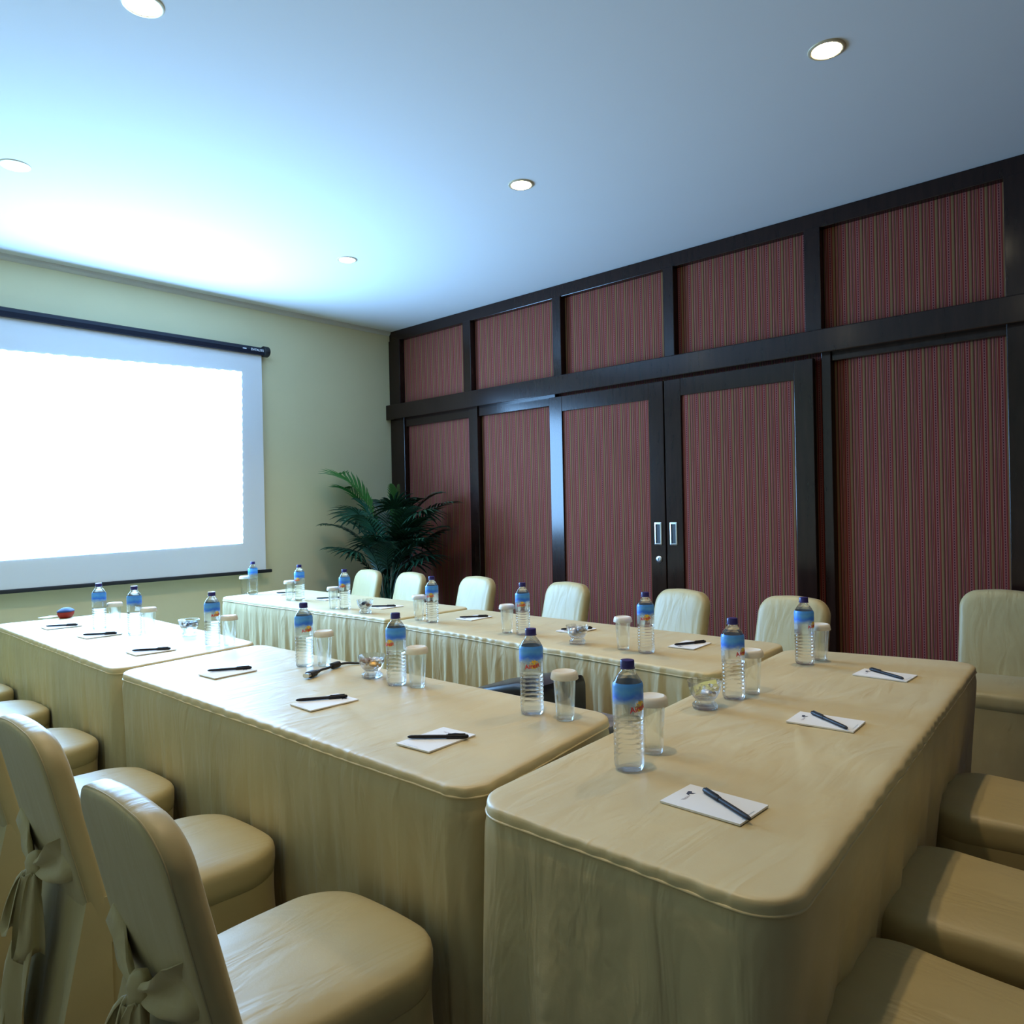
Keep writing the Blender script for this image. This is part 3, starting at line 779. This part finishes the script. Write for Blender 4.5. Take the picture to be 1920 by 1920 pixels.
def make_pen():
    t = thing('ballpoint_pen', '', 'pen', (0, 0, 0), 0, 'black ballpoint pens')
    def cyl(prof, name, mm):
        n_ = 14; MB().rings([[(x, r * math.cos(2 * PI * j / n_), r * math.sin(2 * PI * j / n_)) for j in range(n_)] for x, r in prof]).build(name, mm, t, angle=50)
    cyl([(-.074, .0010), (-.070, .0032), (-.064, .0042), (-.030, .0046), (.020, .0044)], 'barrel', M['pen'])
    cyl([(.020, .0050), (.022, .0054), (.066, .0052), (.072, .0042), (.074, .0018)], 'pen_cap', M['pen'])
    MB().bbox(.024, .066, -.0012, .0012, .0050, .0070, .0004).build('clip', M['pen'], t)
    return t
pad0, pen0 = make_pad(), make_pen()
# pad centre x,y, direction in which its long side points (logo end = -x of the pad), pen end a, pen end b, labels
NP = [
 ((1.256, 4.298), PI, (1.196, 4.340), (1.318, 4.257), 'beside the red and blue eraser'),
 ((1.275, 3.818), PI, (1.217, 3.862), (1.334, 3.775), 'second from the eraser on the left far table'),
 ((1.255, 3.179), PI, (1.195, 3.222), (1.316, 3.136), 'nearest the seam on the left far table'),
 ((1.250, 2.512), PI, (1.205, 2.572), (1.329, 2.494), 'left of the black cable connector'),
 ((1.228, 1.882), PI, (1.172, 1.947), (1.297, 1.866), 'in the middle of the near left table'),
 ((1.195, 1.358), PI, (1.148, 1.412), (1.246, 1.297), 'at the near end of the left table'),
 ((1.256, .664), -PI / 2, (1.213, .566), (1.296, .711), 'nearest one, in the foreground of the head table'),
 ((1.909, .697), -PI / 2, (1.856, .620), (1.954, .754), 'in the middle of the head table'),
 ((2.541, .740), -PI / 2, (2.490, .666), (2.580, .801), 'at the far right end of the head table'),
 ((2.651, 1.491), 0, (2.589, 1.525), (2.724, 1.459), 'at the near end of the right row'),
 ((2.685, 2.082), 0, (2.626, 2.129), (2.748, 2.035), 'behind the silver candy bowl'),
 ((2.690, 2.748), 0, (2.635, 2.795), (2.746, 2.701), 'in front of the third right row chair'),
 ((2.715, 3.496), 0, (2.645, 3.560), (2.745, 3.450), 'right of the far right row candy bowl'),
 ((2.765, 4.150), 0, (2.695, 4.205), (2.815, 4.110), 'in front of the chair by the palm'),
 ((2.785, 4.700), 0, (2.725, 4.745), (2.840, 4.650), 'nearest the screen wall in the right row'),
]
for i, (pc, rz, a, b, lab) in enumerate(NP):
    o = pad0 if i == 0 else copy_tree(pad0)
    o.location = (pc[0], pc[1], TZ); o.rotation_euler = (0, 0, rz + (.06 if i % 2 else -.02)); tag(o, 'small white notepad ' + lab)
    q = pen0 if i == 0 else copy_tree(pen0)
    q.location = ((a[0] + b[0]) / 2, (a[1] + b[1]) / 2, TZ + .0035 + .0052)
    q.rotation_euler = (0, 0, math.atan2(b[1] - a[1], b[0] - a[0])); tag(q, 'black pen lying on the notepad ' + lab)
    if i == 4:
        pass

# ------------------------------------------------------------------ whiteboard eraser and card
er = thing('whiteboard_eraser', 'rounded red and dark blue whiteboard eraser on the far left table', 'eraser', (1.395, 4.700, TZ), .9)
def blob(name, mm, z0, z1, rx, ry, tp_, parent):
    n_ = 28; R = []
    for g in range(9):
        t_ = g / 8; z = z0 + (z1 - z0) * t_; s_ = math.sin(PI * (tp_[0] + (tp_[1] - tp_[0]) * t_))
        R.append([(rx * s_ * math.copysign(abs(math.cos(2 * PI * j / n_)) ** .75, math.cos(2 * PI * j / n_)), ry * s_ * math.copysign(abs(math.sin(2 * PI * j / n_)) ** .75, math.sin(2 * PI * j / n_)), z) for j in range(n_)])
    MB().rings(R).build(name, mm, parent, angle=60)
blob('felt_body', M['eraser_red'], 0, .034, .056, .036, (.25, .55), er)
blob('grip_cap', M['eraser_blue'], .0335, .054, .058, .038, (.52, .86), er)
cdv = MB().box(-.045, .045, -.028, .028, 0, .003).build('folded_card', M['paper'], smooth=False)
cdv.location = (1.335, 4.790, TZ); cdv.rotation_euler = (0, 0, .5); tag(cdv, 'small white card lying beside the whiteboard eraser', 'card')

# ------------------------------------------------------------------ cable with connector
cb = thing('video_cable', 'black video cable with plug and ferrite bead lying across the left table', 'cable', (0, 0, 0))
path = [(1.430, 2.229, TZ + .012), (1.455, 2.241, TZ + .012), (1.480, 2.253, TZ + .010), (1.520, 2.272, TZ + .009), (1.545, 2.283, TZ + .009), (1.585, 2.287, TZ + .007), (1.610, 2.270, TZ + .005), (1.628, 2.245, TZ + .0045),
        (1.640, 2.220, TZ + .003), (1.652, 2.195, TZ - .012), (1.664, 2.165, TZ - .08), (1.690, 2.10, .62), (1.76, 2.02, .585), (1.80, 1.98, .584)]
def smooth_path(P, n=6):
    out = []; P = [Vector(p) for p in P]
    for i in range(len(P) - 1):
        p0, p1, p2, p3 = P[max(i - 1, 0)], P[i], P[i + 1], P[min(i + 2, len(P) - 1)]
        for j in range(n):
            t = j / n; out.append(.5 * ((2 * p1) + (p2 - p0) * t + (2 * p0 - 5 * p1 + 4 * p2 - p3) * t * t + (3 * p1 - p0 - 3 * p2 + p3) * t ** 3))
    out.append(P[-1]); return out
MB().tube(smooth_path(path), .0042, 10).build('cord', M['matte_black'], cb)
def along(p, q, prof, name, mm, parent, sq=1.0):
    p, q = Vector(p), Vector(q); t = (q - p); L_ = t.length; t.normalize(); a = t.cross(Vector((0, 0, 1))).normalized(); b = a.cross(t); n_ = 16
    return MB().rings([[tuple(p + t * L_ * s_ + a * r * math.copysign(abs(math.cos(2 * PI * j / n_)) ** .7, math.cos(2 * PI * j / n_)) + b * r * sq * math.copysign(abs(math.sin(2 * PI * j / n_)) ** .7, math.sin(2 * PI * j / n_))) for j in range(n_)] for s_, r in prof]).build(name, mm, parent, angle=50)
pl = along((1.380, 2.207, TZ + .011), (1.440, 2.234, TZ + .012), [(0, .014), (.03, .0165), (.45, .0165), (.55, .012), (.8, .009), (1, .006)], 'plug', M['matte_black'], cb, .62)
along((1.366, 2.201, TZ + .011), (1.382, 2.208, TZ + .011), [(0, .0125), (1, .0125)], 'plug_shell', M['steel'], pl, .55)
along((1.513, 2.269, TZ + .0105), (1.553, 2.284, TZ + .0105), [(0, .006), (.06, .0105), (.94, .0105), (1, .006)], 'ferrite_bead', M['matte_black'], cb)

# ------------------------------------------------------------------ low stand and projector inside the U
sd = thing('low_stand', 'low stand draped in mottled grey cloth inside the U of tables', 'stand', (1.985, 1.745, 0))
MB().bbox(-.185, .185, -.30, .30, .545, .578, .012).build('padded_top', M['grey_cloth'], sd)
cl = MB(); P = rrect(-.180, .180, -.295, .295, .03, .02); R = []
for q in range(8):
    g = q / 7; R.append([(p[0] + p[2] * .012 * g * math.sin(i * .5), p[1] + p[3] * .012 * g * math.sin(i * .5), .56 - .24 * g) for i, p in enumerate(P)])
cl.rings(R, False, False).build('cloth_drop', M['grey_cloth'], sd)
for sx in (-1, 1):
    for sy in (-1, 1):
        MB().bbox(sx * .15 - .015, sx * .15 + .015, sy * .25 - .015, sy * .25 + .015, 0, .55, .003).build('leg', M['matte_black'], sd)
pj = thing('projector', 'black glossy projector on the low stand, seen past the left table edge', 'projector', (2.00, 1.76, .5785), 0)
# wedge shaped body: low, sloping front towards the screen, tall rounded rear
b = MB(); R = []
for y, x0, x1, h_, rr_ in ((-.150, -.120, .122, .118, .020), (-.140, -.130, .130, .134, .026), (-.04, -.135, .132, .134, .026), (.03, -.135, .132, .118, .024), (.12, -.133, .130, .094, .020), (.19, -.128, .125, .078, .016), (.20, -.120, .118, .070, .012)):
    ring = []
    for cx_, cz_, a0 in ((x1 - rr_, h_ - rr_, 0), (x0 + rr_, h_ - rr_, 90), (x0 + .012, .012 + .006, 180), (x1 - .012, .012 + .006, 270)):
        rad = rr_ if a0 < 180 else .012
        for q in range(6):
            a = math.radians(a0 + 18 * q); ring.append((cx_ + rad * math.cos(a), y, cz_ + rad * math.sin(a)))
    R.append(ring)
b.rings(R); b.build('projector_body', M['black'], pj, angle=50)
ln = MB().rings([[( -.05 + r * math.cos(2 * PI * j / 24), .196 + d_, .040 + r * math.sin(2 * PI * j / 24)) for j in range(24)] for r, d_ in ((.030, 0), (.030, .016), (.025, .018), (.022, .010))])
ln.build('lens', M['steel'], pj)
for q in range(6): MB().bbox(-.1365, -.134, -.11 + q * .018, -.10 + q * .018, .035, .09, .0005).build('vent_slot', M['dark_slot'], pj)
for sx in (-1, 1):
    for sy in (-1, 1): MB().lathe([(.010, 0), (.010, .008)], 14, (sx * .10, sy * .11 + .02, 0)).build('foot', M['matte_black'], pj)

# ------------------------------------------------------------------ palm in the corner
palm = thing('potted_palm', 'dark green potted palm in the far corner between the screen wall and striped wall', 'plant', (3.95, 5.03, 0))
MB().lathe([(.13, 0), (.14, .01), (.175, .30), (.19, .33), (.19, .36), (.165, .36), (.160, .33), (.004, .32)], 36).build('pot', M['pot'], palm)
MB().lathe([(.158, .325), (.12, .340), (.004, .345)], 24).build('soil', M['soil'], palm)
def leaflet(mb, base, d, nrm, L_, wd, droop):
    d = Vector(d).normalized(); nrm = Vector(nrm); s_ = d.cross(nrm).normalized(); base = Vector(base)
    n_ = 5; v = []; 
    for i in range(n_ + 1):
        t = i / n_; p = base + d * L_ * t + Vector((0, 0, -1)) * droop * t * t
        w_ = wd * (math.sin(PI * min(1, .12 + t * .88)) ** .7) if i < n_ else .0004
        up_ = nrm * (w_ * .35)
        v += [p - s_ * w_ + up_, p, p + s_ * w_ + up_]
    f = []
    for i in range(n_):
        a = i * 3; f += [(a, a + 1, a + 4, a + 3), (a + 1, a + 2, a + 5, a + 4)]
    mb.add(v, f)
def clampv(v, y_max=5.52, x_max=4.34):
    return (min(v[0], x_max), min(v[1], y_max), v[2])
rp = random.Random(5)
def frond(tip, base_z, mm, fan=False, width=.16, nleaf=15, start=.45):
    """tip: end of the frond in the palm's own frame"""
    tip = Vector(tip); b0 = Vector((rp.uniform(-.06, .06), rp.uniform(-.06, .06), base_z))
    hor = Vector((tip.x - b0.x, tip.y - b0.y, 0)); L_ = (tip - b0).length
    c1 = b0 + Vector((hor.x * .12, hor.y * .12, (tip.z - b0.z) * .65 + .22 * L_))
    pts = []
    for i in range(19):
        t = i / 18; pts.append(b0 * (1 - t) ** 2 + c1 * 2 * t * (1 - t) + tip * t * t)
    st_ = MB(); st_.tube(pts, [.0055 * (1 - .8 * i / 18) for i in range(19)], 6)
    o = st_.build('palm_frond', mm, palm)
    lf = MB()
    if fan:
        i0 = 15; p = pts[i0]; d = (pts[-1] - pts[i0 - 4]).normalized(); side = d.cross(Vector((0, 0, 1))).normalized(); n_ = d.cross(side) * -1
        for q in range(nleaf):
            a = math.radians(-95 + 190 * q / (nleaf - 1)); dd = d * math.cos(a) + side * math.sin(a)
            leaflet(lf, p, dd, n_, width * 1.5 * (.8 + .2 * math.cos(a)), .013, .10)
    else:
        for q in range(nleaf * 2):
            t = start + (1 - start) * (q // 2) / nleaf; i = t * 18; i0 = min(17, int(i)); p = pts[i0].lerp(pts[i0 + 1], i - i0)
            d = (pts[i0 + 1] - pts[i0]).normalized(); side = d.cross(Vector((0, 0, 1))).normalized(); n_ = side.cross(d)
            sg = 1 if q % 2 else -1
            ll = width * (.55 + .45 * math.sin(PI * (q // 2 + 1) / (nleaf + 1)))
            leaflet(lf, p, d * .85 + side * sg * .70 + n_ * .15, n_, ll, .0115, .05)
    lf.v = [clampv((x + 3.95, y + 5.03, z)) for x, y, z in lf.v]; lf.v = [(x - 3.95, y - 5.03, z) for x, y, z in lf.v]
    lf.build('leaflets', mm, o, smooth=False)
    return o
# fronds: y decreases to the right of the picture, x towards the striped wall
F = M['leaf']; G = M['leaf_light']
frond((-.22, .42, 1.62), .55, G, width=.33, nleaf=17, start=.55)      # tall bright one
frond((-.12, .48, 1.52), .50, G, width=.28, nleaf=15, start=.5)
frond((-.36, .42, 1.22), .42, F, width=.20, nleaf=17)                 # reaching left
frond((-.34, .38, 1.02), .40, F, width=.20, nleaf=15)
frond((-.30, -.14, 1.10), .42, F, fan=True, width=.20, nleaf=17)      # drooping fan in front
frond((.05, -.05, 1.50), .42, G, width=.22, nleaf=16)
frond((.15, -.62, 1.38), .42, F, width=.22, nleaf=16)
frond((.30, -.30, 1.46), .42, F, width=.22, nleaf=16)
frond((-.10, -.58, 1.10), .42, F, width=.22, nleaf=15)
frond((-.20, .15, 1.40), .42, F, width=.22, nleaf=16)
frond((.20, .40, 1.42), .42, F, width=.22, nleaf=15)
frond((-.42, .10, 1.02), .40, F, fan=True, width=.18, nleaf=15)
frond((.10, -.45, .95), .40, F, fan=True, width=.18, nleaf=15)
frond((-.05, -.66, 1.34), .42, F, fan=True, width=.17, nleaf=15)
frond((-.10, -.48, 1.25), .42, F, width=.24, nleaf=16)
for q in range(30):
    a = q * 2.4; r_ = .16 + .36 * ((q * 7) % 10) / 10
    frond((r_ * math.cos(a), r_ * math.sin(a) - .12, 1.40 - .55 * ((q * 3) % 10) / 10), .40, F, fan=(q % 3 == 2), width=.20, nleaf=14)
for q in range(5):
    a = q * 1.3; MB().tube([(.05 * math.cos(a), .05 * math.sin(a), .33), (.055 * math.cos(a + .2), .055 * math.sin(a + .2), .55), (.09 * math.cos(a + .3), .09 * math.sin(a + .3), .80 + .06 * q)], [.014, .011, .006], 8).build('stem', M['stem'], palm)
